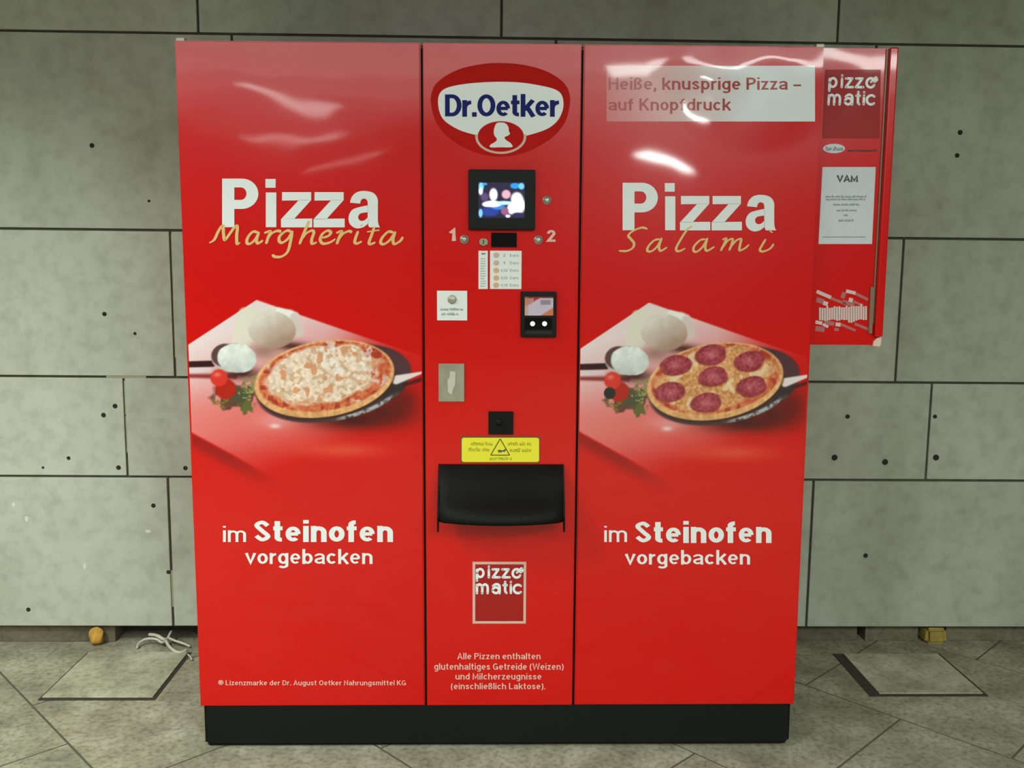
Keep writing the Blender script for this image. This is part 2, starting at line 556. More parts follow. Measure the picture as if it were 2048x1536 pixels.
def strokes(paths, org, sc, w, depth, material, parent, name='lettering', taper=True, tf=None):
    """smooth brush strokes; path points in a finer grid with origin org and scale sc (pixels)"""
    F = Flat(depth)
    for p in paths:
        q = [(org[0] + a * sc, org[1] + b * sc) if tf is None else tf(a, b) for a, b in p]
        q = smooth_path(q, 7) if len(q) > 2 else [np.array(q[0]), np.array(q[1])]
        n = len(q)
        ww = []
        for i in range(n):
            t = q[min(i + 1, n - 1)] - q[max(i - 1, 0)]
            t = t / (np.hypot(*t) + 1e-9)
            k = 0.62 + 0.38 * abs(t[0] * .5 + t[1] * .87) if taper else 1.0
            e = min(i, n - 1 - i) / max(n - 1, 1)
            ww.append(w * k * (min(1, .55 + e * 5) if taper else 1))
        A, B = ribbon(q, ww)
        F.layer()
        F.quad_strip(A, B)
        if not taper:
            for e in (q[0], q[-1]):
                F.poly(ell(e[0], e[1], w / 2, w / 2, 10))
    return F.build(name, material, parent)
def px_rect_panel(name, x0, y0, x1, y1, depth0, depth1, material, parent, bev=0.0):
    """box on the machine front whose FRONT face (at depth0) shows the pixel rectangle"""
    a = fr(x0, y0, depth0)
    b = fr(x1, y1, depth0)
    c = fr(x0, y1, depth0)
    d = fr(x1, y0, depth0)
    xl, xr = (a[0] + c[0]) / 2, (b[0] + d[0]) / 2
    zt, zb = (a[1] + d[1]) / 2, (b[1] + c[1]) / 2
    return box(name, xl, xr, depth0, depth1, zb, zt, material, parent, bev)
def lathe_y(name, cx, cz, prof, material, parent, n=24):
    """profile of (radius, y) turned about the y axis"""
    v, f = [], []
    for r, y in prof:
        for k in range(n):
            a = 2 * math.pi * k / n
            v.append((cx + r * math.cos(a), y, cz + r * math.sin(a)))
    for i in range(len(prof) - 1):
        for k in range(n):
            f.append((i * n + k, i * n + (k + 1) % n, (i + 1) * n + (k + 1) % n, (i + 1) * n + k))
    f.append(tuple(range(n))[::-1])
    f.append(tuple((len(prof) - 1) * n + k for k in range(n)))
    return raw(name, v, f, material, parent, True)
def tube(name, pts, rad, material, parent=None, n=8):
    p = [Vector(q) for q in pts]
    v, f = [], []
    for i, q in enumerate(p):
        t = (p[min(i + 1, len(p) - 1)] - p[max(i - 1, 0)]).normalized()
        a = t.cross(Vector((0, 0, 1)))
        a = a.normalized() if a.length > .05 else Vector((1, 0, 0))
        b = a.cross(t)
        for k in range(n):
            an = 2 * math.pi * k / n
            v.append(tuple(q + a * (rad * math.cos(an)) + b * (rad * math.sin(an))))
    for i in range(len(p) - 1):
        for k in range(n):
            f.append((i * n + k, i * n + (k + 1) % n, (i + 1) * n + (k + 1) % n, (i + 1) * n + k))
    f.append(tuple(range(n))[::-1])
    f.append(tuple((len(p) - 1) * n + k for k in range(n)))
    return raw(name, v, f, material, parent, True)

# ================================================================== THE SETTING
CEIL = 2.72
XL, XR = -5.2, 5.2
wall = struct(box('wall_back', XL, XR, WALL + .008, WALL + .30, 0.0687, CEIL, 'joint'))
rows = [
    (0.0687, 0.6233, [-4.55, -3.42, -2.30, -1.173, -0.05, 1.136, 2.26, 3.4, 4.5]),
    (0.6233, 0.9792, [-4.9, -3.6, -2.55, -1.314, -0.36, 0.60, 1.544, 2.75, 3.9]),
    (0.9792, 1.4871, [-4.8, -3.65, -2.40, -1.134, 0.14, 1.410, 2.65, 3.9]),
    (1.4871, 2.1389, [-4.3, -3.16, -2.03, -0.906, 0.182, 1.274, 2.40, 3.5, 4.6]),
    (2.1389, CEIL, [-4.4, -3.3, -2.15, -1.017, -0.003, 1.139, 2.27, 3.4, 4.5]),
]
GAP = 0.0042
for z0, z1, xs in rows:
    e = [XL] + xs + [XR]
    for a, b in zip(e[:-1], e[1:]):
        d = random.uniform(-.0012, .0012)
        box('stone_slab', a + GAP, b - GAP, WALL + d, WALL + .03, z0 + GAP, z1 - GAP, 'wall', wall, bev=.0022)
def wall_bit(name, px0, py0, px1, py1, material, dep=0.0012, back=.025):
    x0, z1 = wl(px0, py0)
    x1, z0 = wl(px1, py1)
    return box(name, x0, x1, WALL + dep, WALL + back, z0, z1, material, wall)
# places where the joints were pointed up with mortar
wall_bit('joint_filler', 212, 748, 292, 757, 'mortar')
for (a, b, c, d) in ((341, 468, 349, 590), (345, 590, 353, 715), (247, 762, 254, 830), (250, 832, 257, 905), (341, 1142, 350, 1214)):
    wall_bit('joint_filler', a, b, c, d, 'mortar', 0.0022)
for hx, hy, hr in ((184, 291, 4.6), (298, 402, 2.6), (209, 628, 4.4), (270, 667, 3.2), (230, 812, 4.6), (207, 830, 4.6), (237, 935, 4.6), (371, 936, 4.6), (307, 1011, 4.6),
                   (137, 916, 3.6), (86, 935, 2.4), (1920, 265, 5), (1914, 311, 4.6), (1695, 833, 4.6), (1870, 833, 4), (1669, 915, 6.2), (1770, 924, 6.2), (1872, 915, 6.2), (1731, 1111, 5), (57, 1219, 4.6), (337, 1144, 4.2)):
    x, z = wl(hx, hy)
    R0 = hr / 571
    lathe_y('drill_hole', x, z, [(R0, WALL + .004), (R0, WALL - .0015), (R0 * .8, WALL - .0021)], 'hole', wall, 10)
for (hx, hy, a, b) in ((28, 1008, 4, 6), (54, 1038, 4, 9), (170, 1132, 4, 8), (296, 1062, 7, 4)):
    x, z = wl(hx, hy)
    prism('paint_speck', [(x + a / 571 * math.cos(t) * random.uniform(.6, 1.1), z + b / 571 * math.sin(t) * random.uniform(.6, 1.1)) for t in np.linspace(0, 6.283, 9)[:-1]], WALL - .0018, WALL, 'chalk', wall)

# recessed foot of the wall
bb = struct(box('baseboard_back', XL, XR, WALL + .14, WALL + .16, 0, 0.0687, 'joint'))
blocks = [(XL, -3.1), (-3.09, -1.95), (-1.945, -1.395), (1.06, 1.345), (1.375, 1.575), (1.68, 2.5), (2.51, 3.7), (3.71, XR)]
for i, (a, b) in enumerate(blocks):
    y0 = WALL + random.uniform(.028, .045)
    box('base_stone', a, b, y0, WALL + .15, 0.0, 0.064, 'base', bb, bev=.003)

# floor: slabs laid at an angle to the wall in half bond, dark joints
def clip(poly, n, d):
    out = []
    for i in range(len(poly)):
        a, b = poly[i], poly[(i + 1) % len(poly)]
        fa, fb = a @ n - d, b @ n - d
        if fa <= 0:
            out.append(a)
        if fa * fb < 0:
            out.append(a + (b - a) * (fa / (fa - fb)))
    return out
FY0, FY1 = -4.2, WALL + .14
floor = struct(box('floor', -5.2, 5.2, -12.0, WALL + .16, -.10, -.0016, 'fjoint'))
E1, E2 = np.array([.682, -.731]), np.array([.731, .682])
SL = 0.637
for j in range(-9, 9):
    b0 = 1.025 + (j - 1) * SL
    for i in range(-9, 9):
        a0 = .725 + i * SL + (SL / 2 if (j % 2) else 0)
        g = .0036
        q = [E1 * a + E2 * b for a, b in ((a0 + g, b0 + g), (a0 + SL - g, b0 + g), (a0 + SL - g, b0 + SL - g), (a0 + g, b0 + SL - g))]
        for n, d in ((np.array([0, 1.]), FY1 - .001), (np.array([0, -1.]), -FY0), (np.array([1., 0]), 4.0), (np.array([-1., 0]), 4.0)):
            q = clip(q, n, d)
            if len(q) < 3:
                break
        if len(q) < 3:
            continue
        prism('floor_slab', [tuple(p) for p in q], -.03, random.uniform(-.0008, 0.0), 'floor', floor, axis='z')
box('far_floor', -5.2, 5.2, -12.0, FY0 - .004, -.03, 0, 'floor', floor)
ceiling = struct(box('ceiling', -6, 6, -14, WALL + .3, CEIL, CEIL + .1, 'ceil'))

# ================================================================== THE MACHINE
MC = thing('pizza_vending_machine', 'big red pizza vending machine with three glossy printed front panels and black plinth', 'vending machine', MM)
box('cabinet', -W / 2 + .003, W / 2 - .003, .020, .655, ZP, H - .002, 'redside', MC, .004)
box('gap_strip', G1 - .006, G1 + .006, .0125, .0235, ZP + .003, H - .012, 'black', MC)
box('gap_strip', G2 - .006, G2 + .006, .0125, .0235, ZP + .003, H - .012, 'black', MC)
bm = bmesh.new()
bm_box(bm, -W / 2 + .004, W / 2 - .004, .004, .65, 0.0, ZP - .0015)
bmesh.ops.bevel(bm, geom=[e for e in bm.edges if abs(e.verts[0].co.z - e.verts[1].co.z) > .05 or max(v.co.z for v in e.verts) < .01], offset=.010, segments=3, affect='EDGES')
bm_obj('plinth', bm, 'black', MC)
GW = .0033
panels = {}
for nm, a, b, lb in (('left', -W / 2 - .0022, G1 - GW, 'tall red panel printed with a cheese pizza'), ('mid', G1 + GW, G2 - GW, 'narrow red control panel with coin and card slots'), ('right', G2 + GW, W / 2 + .0022, 'tall red panel printed with a salami pizza')):
    bm = bmesh.new()
    bm_box(bm, a, b, 0.0, .019, ZP, H)
    outer = [e for e in bm.edges if all(abs(v.co.y) < 1e-6 for v in e.verts)]
    bmesh.ops.bevel(bm, geom=outer, offset=.0018 if nm == 'mid' else .003, segments=3, affect='EDGES')
    o = bm_obj('front_panel', bm, 'red', MC)
    o['label'] = lb
    panels[nm] = o
PL, PM, PR = panels['left'], panels['mid'], panels['right']
for px, py in ((361, 79.0), (1640, 95.5)):
    x, z = fr(px, py, 0.006)
    box('corner_clip', x - .011, x + .011, .002, .03, H - .003, H + .0075, 'alu', MC, .0025)

D1, D2, D3, D4 = -.0005, -.0010, -.0015, -.0020

# ---- the two big pictures: colour per mesh point on a fine grid
def vnoise(x, y, s, seed):
    r = np.random.default_rng(seed)
    T = r.random((257, 257))
    x, y = x / s + 31.7, y / s + 17.3
    xi, yi = np.floor(x).astype(int), np.floor(y).astype(int)
    u, v = x - xi, y - yi
    u, v = u * u * (3 - 2 * u), v * v * (3 - 2 * v)
    g = lambda a, b: T[a % 257, b % 257]
    return (g(xi, yi) * (1 - u) + g(xi + 1, yi) * u) * (1 - v) + (g(xi, yi + 1) * (1 - u) + g(xi + 1, yi + 1) * u) * v
def sst(a, b, x):
    t = np.clip((x - a) / (b - a), 0, 1)
    return t * t * (3 - 2 * t)
def picture(x, y, salami):
    """x, y: grid of the picture's own units (1920 wide); returns sRGB 0..255"""
    C = np.zeros(x.shape + (3,)) + np.array(RED, float)
    def put(col, a):
        nonlocal C
        a = np.clip(a, 0, 1)[..., None]
        C = C * (1 - a) + np.asarray(col, float) * a
    def el(cx, cy, rx, ry, rot=0.0, soft=.05):
        c, s = math.cos(math.radians(rot)), math.sin(math.radians(rot))
        u, v = (x - cx) * c - (y - cy) * s, (x - cx) * s + (y - cy) * c
        d = np.sqrt((u / rx) ** 2 + (v / ry) ** 2)
        return d, 1 - sst(1 - soft, 1 + soft, d)
    def seg(x0, y0, x1, y1, w0, w1, soft=8):
        t = np.clip(((x - x0) * (x1 - x0) + (y - y0) * (y1 - y0)) / ((x1 - x0) ** 2 + (y1 - y0) ** 2), 0, 1)
        d = np.hypot(x - x0 - t * (x1 - x0), y - y0 - t * (y1 - y0))
        return 1 - sst(-soft, soft, d - (w0 + (w1 - w0) * t))
    xr, yr = x * .83 + y * .56, y * .83 - x * .56
    n1, n2, n3 = vnoise(xr, yr, 26, 1) * .65 + vnoise(x, y, 15, 4) * .35, vnoise(xr, yr, 60, 2) * .7 + vnoise(x, y, 31, 5) * .3, vnoise(xr, yr, 130, 3) * .75 + vnoise(x, y, 66, 6) * .25
    # board
    lineA = 75 + (590 - x) * .655
    lineB = 75 + (x - 590) * .345
    inb = sst(-6, 6, y - lineA) * sst(-6, 10, y - lineB)
    fade_r = 1 - sst(1050, 1800, x + (y - 500) * .25)
    low = 1090 + (x - 80) * .54
    inb = inb * (1 - sst(-14, 10 + 60 * sst(400, 900, x), y - low))
    white = np.clip(1.02 - (x - 260) * .00034 - (y - 330) * .00082, 0, 1)
    bc = np.array(RED, float) + (np.array([232, 212, 212.]) - np.array(RED)) * (white ** .8)[..., None]
    C = C * (1 - inb[..., None]) + bc * inb[..., None]
    fr_ = (inb * (1 - np.clip(fade_r, 0, 1)))[..., None]
    C = C * (1 - fr_ * .85) + np.array(RED, float) * fr_ * .85
    pinkish = inb * sst(700, 1000, y) * (1 - sst(1000, 1340, y)) * (1 - sst(900, 1500, x))
    put((226, 112, 104), pinkish * .55)
    gl = np.exp(-(((x - 760) / 170) ** 2 + ((y - 1000) / 60) ** 2))
    put((236, 160, 158), gl * .7)
    put((245, 225, 225), np.exp(-(((x - 730) / 40) ** 2 + ((y - 1045) / 18) ** 2)) * .8)
    gl = np.exp(-(((x - 1250) / 350) ** 2 + ((y - 1230) / 60) ** 2))
    put((224, 84, 58), gl * .75)
    # shade along the board's lower edge
    sh = sst(-5, 25, y - low) * (1 - sst(30, 170, y - low)) * (1 - sst(300, 850, x))
    put((138, 12, 12), sh * .8)
    # paper bag and dough
    bag = seg(490, 170, 840, 190, 34, 40, 14) + seg(470, 200, 410, 430, 34, 14, 10) + seg(560, 240, 470, 400, 95, 66, 16)
    put((224, 218, 200), np.clip(bag, 0, 1) * .92)
    put((238, 238, 232), seg(760, 160, 880, 200, 26, 34, 10) * .9)
    put((214, 196, 190), seg(880, 210, 915, 320, 34, 40, 12) * .9)
    put((70, 30, 25), np.exp(-(((x - 850) / 130) ** 2 + ((y - 430) / 34) ** 2)) * .9)
    put((150, 110, 96), np.exp(-(((x - 640) / 120) ** 2 + ((y - 470) / 60) ** 2)) * .8)
    d, a = el(705, 305, 185, 142, -6, .05)
    tone = np.clip(.08 + (x - 620) * .0020 + (y - 240) * .0036, 0, 1)[..., None]
    dough = np.array([222, 212, 200.]) * (1 - tone) + np.array([170, 138, 120.]) * tone + ((n2 - .5) * 18)[..., None]
    C = C * (1 - a[..., None]) + dough * a[..., None]
    # scoop with flour
    put((52, 24, 26), seg(55, 572, 250, 566, 24, 24, 7))
    put((222, 200, 204), seg(55, 620, 230, 612, 22, 12, 8))
    put((120, 20, 22), seg(55, 660, 420, 664, 14, 20, 14) * .8)
    put((60, 26, 24), np.exp(-(((x - 470) / 140) ** 2 + ((y - 640) / 46) ** 2)) * .95)
    d, a = el(405, 520, 165, 112, 0, .05)
    put((196, 176, 174), a)
    d, a = el(345, 500, 105, 88, 10, .08)
    put((92, 64, 62), a * (1 - sst(330, 420, x)))
    d, a = el(437, 525, 152 + 16 * (n2 - .5), 112 + 14 * (n1 - .5), -4, .05)
    C = C * (1 - a[..., None]) + (np.array([244, 248, 242.]) - ((1 - n2) * 26 + (1 - n1) * 22)[..., None] - (sst(500, 660, y) * 30)[..., None] - (sst(520, 600, x) * 16)[..., None]) * a[..., None]
    # tomatoes and herbs
    f1, f2, f3 = vnoise(x, y, 13, 41), vnoise(x, y, 22, 42), vnoise(x, y, 40, 43)
    leaf = lambda cx, cy, rx, ry: np.clip((1.15 - np.hypot((x - cx) / rx, (y - cy) / ry) + (f3 - .5) * .9) * 3, 0, 1)
    put((58, 40, 26), leaf(440, 820, 170, 95) * .75)
    put((104, 96, 50), leaf(520, 830, 100, 110) * sst(.35, .6, f2))
    put((136, 132, 76), leaf(545, 740, 55, 80) * sst(.3, .6, f1 * .5 + f2 * .5))
    put((70, 82, 52), leaf(440, 810, 72, 62) * sst(.3, .55, f2))
    put((146, 146, 96), leaf(520, 780, 60, 70) * sst(.58, .7, f1) * .8)
    put((122, 104, 46), leaf(320, 858, 66, 42) * sst(.35, .6, f1 * .5 + f2 * .5))
    put((96, 98, 50), leaf(510, 915, 60, 40) * sst(.35, .6, f1))
    for cx, cy, r0, col in ((350, 760, 78, (176, 34, 18)), (300, 675, 66, (214, 52, 40))):
        d, a = el(cx, cy, r0, r0, 0, .12)
        put(col, a)
    put((236, 130, 118), np.exp(-(((x - 285) / 26) ** 2 + ((y - 650) / 18) ** 2)) * .8)
    if salami:
        d, a = el(278, 772, 46, 46, 0, .1)
        put((38, 38, 36), a)
    # pan with its shade
    put((70, 16, 14), np.exp(-(((x - 1330) / 330) ** 2 + ((y - 1000) / 74) ** 2)) * 1.0)
    put((74, 20, 18), np.exp(-(((x - 1560) / 190) ** 2 + ((y - 930) / 84) ** 2)) * .9)
    put((92, 20, 16), np.exp(-(((x - 1690) / 150) ** 2 + ((y - 850) / 130) ** 2)) * .85)
    d, a = el(1180, 715, 600, 288, 11, .03)
    put((70, 48, 52), a)
    dim = a * sst(1560, 1600, x) * (1 - sst(600, 700, y))
    put((84, 50, 56), dim)
    low_r = a * sst(.88, .93, d) * sst(760, 830, y) * sst(1150, 1300, x)
    put((168, 174, 174), low_r * sst(.3, .6, n1 * .5 + n2 * .5))
    put((46, 40, 40), a * sst(700, 760, y) * sst(1500, 1600, x) * (1 - low_r) * .8)
    put((228, 214, 212), seg(1660, 690, 1860, 634, 34, 8, 8))
    put((60, 24, 24), seg(1720, 730, 1880, 678, 10, 16, 12) * .9)
    # pizza
    d, a = el(1108, 682, 542, 292, 9, .018)
    put((64, 34, 24), el(1112, 696, 545, 296, 9, .02)[1] * .8)
    rim = np.array([228, 172, 116.]) + ((n1 - .5) * 50)[..., None] * np.array([1, 1, .8]) - (sst(800, 960, y) * 12)[..., None]
    C = C * (1 - a[..., None]) + rim * a[..., None]
    d2, a2 = el(1112, 664, 512, 262, 9, .03)
    sauce = np.array([204, 104, 66.]) + ((n1 - .5) * 90)[..., None] * np.array([.5, 1, .8])
    spots = sst(.56, .66, vnoise(x, y, 40, 21))[..., None]
    sauce = sauce * (1 - spots * .7) + np.array([158, 40, 28.]) * spots * .7
    C = C * (1 - a2[..., None]) + sauce * a2[..., None]
    wob = (n3 - .5) * .34 + (n2 - .5) * .16
    if not salami:
        d3, _ = el(1100, 645, 440, 215, 9)
        ch = 1 - sst(.94, 1.08, d3 + wob)
        hole = sst(.60, .72, vnoise(x, y, 46, 33) * .7 + n1 * .3)
        cheese = np.array([232, 208, 186.]) + ((n1 - .5) * 40 + (vnoise(x, y, 19, 51) - .5) * 26)[..., None]
        C = C * (1 - ch[..., None]) + cheese * ch[..., None]
        put((212, 130, 84), ch * hole * .75)
        put((196, 150, 112), ch * sst(.60, .74, vnoise(xr, yr, 25, 35)) * .6)
        put((240, 236, 238), a2 * sst(.60, .72, n3) * (1 - hole) * sst(.35, .5, n1) * .6)
    else:
        d3, _ = el(1105, 655, 470, 238, 9)
        ch = (1 - sst(.9, 1.1, d3 + wob))
        cheese = np.array([214, 152, 98.]) + ((n1 - .5) * 24 + (vnoise(x, y, 15, 62) - .5) * 52 + (n3 - .5) * 30)[..., None]
        C = C * (1 - ch[..., None]) + cheese * ch[..., None]
        put((238, 214, 176), ch * sst(.58, .7, n2) * .7)
        for cx, cy in ((800, 560), (1075, 478), (1372, 528), (1090, 648), (758, 762), (1394, 722), (1040, 845)):
            d4, a4 = el(cx, cy, 122 + 26 * (n2 - .5), 78 + 20 * (n3 - .5), 8, .07)
            col = np.array([154, 56, 66.]) + ((n1 - .5) * 34 + (vnoise(x, y, 15, 61) - .5) * 50)[..., None] * np.array([.8, .7, .7])
            col = col + (np.exp(-((d4 / .45) ** 2)) * 46)[..., None] * np.array([.8, .8, .8])
            C = C * (1 - a4[..., None]) + col * a4[..., None]
            put((120, 34, 34), np.exp(-(((d4 - 1.0) / .08) ** 2)) * .45 * sst(cy - 20, cy + 60, y))
    return np.clip(C, 0, 255)
def picture_print(parent, x0, x1, org, sx, dx, dyy, salami, name, lab):
    zt = fr(600, 590, D1)[1]
    zb = fr(600, 985, D1)[1]
    nx, nz = 330, 270
    gx, gz = np.meshgrid(np.linspace(x0, x1, nx), np.linspace(zb, zt, nz))
    px, py = to_px(gx, np.full_like(gx, D1), gz)
    ux = ((px - org[0]) / .2604 - dx) / sx
    uy = (py - org[1]) / .2604 - dyy
    colr = lin(picture(ux, uy, salami)) * KPRINT
    me = bpy.data.meshes.new(name)
    nv = nx * nz
    co = np.stack([gx, np.full_like(gx, D1), gz], -1).reshape(-1, 3).astype(np.float32)
    i = np.arange(nv).reshape(nz, nx)
    q = np.stack([i[:-1, :-1], i[:-1, 1:], i[1:, 1:], i[1:, :-1]], -1).reshape(-1, 4).astype(np.int32)
    me.vertices.add(nv)
    me.vertices.foreach_set('co', co.ravel())
    me.loops.add(q.size)
    me.loops.foreach_set('vertex_index', q.ravel())
    me.polygons.add(len(q))
    me.polygons.foreach_set('loop_start', np.arange(0, q.size, 4, dtype=np.int32))
    me.update(calc_edges=True)
    at = me.color_attributes.new('print', 'FLOAT_COLOR', 'POINT')
    at.data.foreach_set('color', np.concatenate([colr.reshape(-1, 3), np.ones((nv, 1))], 1).astype(np.float32).ravel())
    o = link(name, me, 'pic', parent)
    o['label'] = lab
    return o
picture_print(PL, -W / 2 + .0035, G1 - GW - .0025, (360, 580), 1.0, 0, 0, False, 'printed_picture', 'printed photo of a cheese pizza in a pan on a board')
picture_print(PR, G2 + GW + .0025, W / 2 - .0035, (1140, 580), .975, 34, 20, True, 'printed_picture', 'printed photo of a salami pizza in a pan on a board')

# ---- lettering on the big panels
def big_pizza(parent, org, tf):
    F = Flat(D2)
    P = lambda q: [tf(a, b) for a, b in q]
    F.poly(P([(308, 878), (380, 878), (380, 1165), (308, 1165)]))
    out = [(380, 878), (425, 878)] + [(425 + 97 * math.sin(t), 967.5 - 89.5 * math.cos(t)) for t in np.linspace(.05, math.pi - .05, 18)] + [(425, 1057), (380, 1057)]
    inn = [(380, 930), (418, 930)] + [(418 + 34 * math.sin(t), 967 - 37 * math.cos(t)) for t in np.linspace(.05, math.pi - .05, 18)] + [(418, 1004), (380, 1004)]
    F.quad_strip(P(out), P(inn))
    F.poly(P([(566, 960), (628, 960), (628, 1165), (566, 1165)]))
    F.poly(P([(564, 880), (624, 880), (624, 932), (564, 932)]))
    for s in (0, 192):
        F.poly(P([(662 + s, 958), (834 + s, 958), (834 + s, 1006), (834 + s - .1, 1006), (662 + s, 1008)]))
        F.poly(P([(762 + s, 1004), (835 + s, 1004), (732 + s, 1118), (656 + s, 1118)]))
        F.poly(P([(656 + s, 1116), (840 + s, 1114), (840 + s, 1166), (656 + s, 1166)]))
    # a
    top = [(1063, 1020), (1075, 985), (1105, 958), (1150, 951), (1200, 962), (1226, 995), (1228, 1040), (1228, 1110), (1231, 1145), (1240, 1166)]
    bot = [(1124, 1026), (1126, 1012), (1134, 1000), (1148, 996), (1162, 1003), (1168, 1020), (1168, 1045), (1168, 1108), (1170, 1148), (1178, 1166)]
    F.quad_strip(P(smooth_path(top, 4)), P(smooth_path(bot, 4)))
    o2 = [(1170, 1036), (1120, 1046), (1078, 1062), (1056, 1100), (1062, 1145), (1098, 1171), (1140, 1166), (1172, 1142)]
    i2 = [(1170, 1076), (1142, 1080), (1122, 1086), (1112, 1102), (1116, 1120), (1130, 1128), (1150, 1124), (1170, 1106)]
    F.quad_strip(P(smooth_path(o2, 4)), P(smooth_path(i2, 4)))
    return F.build('lettering', 'white', parent)
big_pizza(PL, None, lambda a, b: (340 + a * .3385, 60 + b * .3385))
big_pizza(PR, None, lambda a, b: (1140 + (a * .9735 + 11) * .3385, 70 + ((b - 878) * .977 + 873) * .3385))
marg = [
    [(232, 1258), (262, 1238), (288, 1185), (312, 1156), (316, 1200), (324, 1240), (350, 1208), (386, 1160), (398, 1166), (394, 1215), (397, 1262), (414, 1256)],
    [(522, 1198), (490, 1192), (460, 1226), (455, 1258), (475, 1262), (505, 1236), (526, 1196)], [(526, 1192), (512, 1240), (520, 1260), (550, 1243)],
    [(556, 1200), (592, 1190), (580, 1225), (568, 1264)], [(574, 1236), (600, 1203), (634, 1187), (658, 1192)],
    [(716, 1193), (690, 1186), (650, 1216), (645, 1246), (665, 1256), (700, 1230), (722, 1190)], [(724, 1186), (712, 1250), (695, 1310), (660, 1338), (622, 1340), (603, 1328)],
    [(822, 1128), (806, 1165), (785, 1215), (765, 1266)], [(774, 1242), (800, 1206), (835, 1186), (850, 1196), (838, 1236), (840, 1262), (868, 1254)],
    [(893, 1230), (935, 1217), (950, 1196), (930, 1186), (900, 1206), (888, 1240), (905, 1262), (945, 1255), (978, 1234)],
    [(982, 1200), (1014, 1190), (1000, 1225), (985, 1266)], [(995, 1237), (1020, 1206), (1055, 1189), (1076, 1195)],
    [(1112, 1188), (1098, 1225), (1092, 1254), (1108, 1261), (1134, 1248)], [(1126, 1158), (1137, 1150)],
    [(1208, 1162), (1190, 1215), (1176, 1255), (1186, 1265), (1214, 1254)], [(1164, 1193), (1238, 1182)],
    [(1322, 1198), (1290, 1192), (1255, 1226), (1245, 1256), (1265, 1265), (1300, 1240), (1332, 1193)], [(1332, 1190), (1318, 1236), (1326, 1264), (1360, 1247), (1376, 1222)]]
strokes(marg, (340, 60), .3385, 6.6, D3, 'cream', PL)
sal = [
    [(458, 1147), (425, 1138), (372, 1158), (345, 1185), (360, 1206), (378, 1230), (370, 1258), (335, 1276), (288, 1275)],
    [(532, 1207), (500, 1212), (465, 1246), (457, 1274), (480, 1278), (515, 1250), (542, 1202)], [(542, 1198), (526, 1250), (536, 1275), (574, 1254)],
    [(722, 1130), (692, 1150), (650, 1215), (627, 1262), (642, 1278), (682, 1260)],
    [(802, 1207), (770, 1212), (735, 1246), (730, 1274), (750, 1280), (785, 1250), (812, 1202)], [(812, 1198), (799, 1250), (810, 1275), (854, 1250)],
    [(900, 1210), (922, 1203), (908, 1240), (890, 1276)], [(897, 1262), (930, 1217), (960, 1206), (955, 1236), (940, 1274)], [(946, 1257), (980, 1216), (1010, 1206), (1005, 1240), (1002, 1272), (1032, 1261), (1058, 1238)],
    [(1157, 1205), (1136, 1240), (1122, 1270), (1142, 1279), (1182, 1262), (1204, 1233)], [(1174, 1150), (1196, 1168)]]
for k0, k1 in ((0, 1), (1, 3), (3, 4), (4, 6), (6, 9), (9, 11)):
    strokes(sal[k0:k1], (1140, 70), .3385, 5.4, D3, 'cream', PR, 'letter')
text('im', 446, 492, 1084, 1052, .135, D2, 'white', PL)
text('Steinofen', 508, 786, 1084, 1040, .215, D2, 'white', PL, gap=.085)
text('vorgebacken', 491, 745, 1128, 1098, .165, D2, 'white', PL, gap=.10)
text('\u00ae Lizenzmarke der Dr. August Oetker Nahrungsmittel KG', 437, 812, 1370.5, 1360.5, .15, D2, 'paleprint', PL, gap=.13)
text('im', 1208.5, 1254, 1084, 1052, .125, D2, 'white', PR)
text('Steinofen', 1270, 1543, 1086, 1042, .215, D2, 'white', PR, gap=.085)
text('vorgebacken', 1250.5, 1500, 1129, 1100, .165, D2, 'white', PR, gap=.10)

# fading white banner, printed denser to the right
def graded(name, x0, y0, x1, y1, depth, colf, nx, ny, material, parent):
    v, f, c = [], [], []
    for j in range(ny + 1):
        for i in range(nx + 1):
            a, b = i / nx, j / ny
            x, z = fr(x0 + (x1 - x0) * a, y0 + (y1 - y0) * b, depth)
            v.append((x, depth, z))
            c.append(colf(a, b))
    for j in range(ny):
        for i in range(nx):
            k = j * (nx + 1) + i
            f.append((k, k + 1, k + nx + 2, k + nx + 1))
    o = raw(name, v, f, material, parent)
    at = o.data.color_attributes.new('print', 'FLOAT_COLOR', 'POINT')
    cc = np.array([list(lin(q)) + [1.0] for q in c], np.float32)
    at.data.foreach_set('color', cc.ravel())
    return o
def ban(a, b):
    t = float(sst(-.75, .85, np.array(a)))
    return np.array(RED) * (1 - t) + np.array([226, 234, 236]) * t
graded('banner', 1213, 131.5, 1630, 243, D1, ban, 24, 2, 'pic', PR)
text('Hei\u00dfe, knusprige Pizza -', 1217, 1602, 179.5, 155, .16, D2, 'textred', PR, gap=.11)
text('auf Knopfdruck', 1217, 1461, 221, 197, .16, D2, 'textred', PR, gap=.11)

# ---- centre panel: oval emblem
so = lambda q: [(840 + a * .1692, 80 + b * .1692) for a, b in q]
def blob(pts, depth, material, parent, name, sub=5, closed=True):
    F = Flat(depth)
    F.poly(smooth_path(so(pts), sub, True))
    return F.build(name, material, parent)
blob([(132, 650), (205, 500), (430, 358), (700, 290), (950, 272), (1230, 295), (1500, 372), (1700, 505), (1770, 650), (1765, 800), (1715, 970), (1590, 1130), (1400, 1258), (1190, 1345), (950, 1378), (710, 1345), (480, 1250), (300, 1120), (185, 960), (138, 800)], D1, 'logored', PM, 'emblem_ground')
blob([(214, 700), (248, 612), (335, 560), (500, 524), (720, 502), (950, 494), (1200, 504), (1450, 544), (1600, 586), (1672, 645), (1696, 745), (1680, 850), (1620, 960), (1500, 1052), (1300, 1120), (1100, 1160), (830, 1160), (640, 1118), (480, 1070), (350, 1000), (270, 930), (225, 830)], D2, 'white', PM, 'emblem_shield')
F = Flat(-.00125)
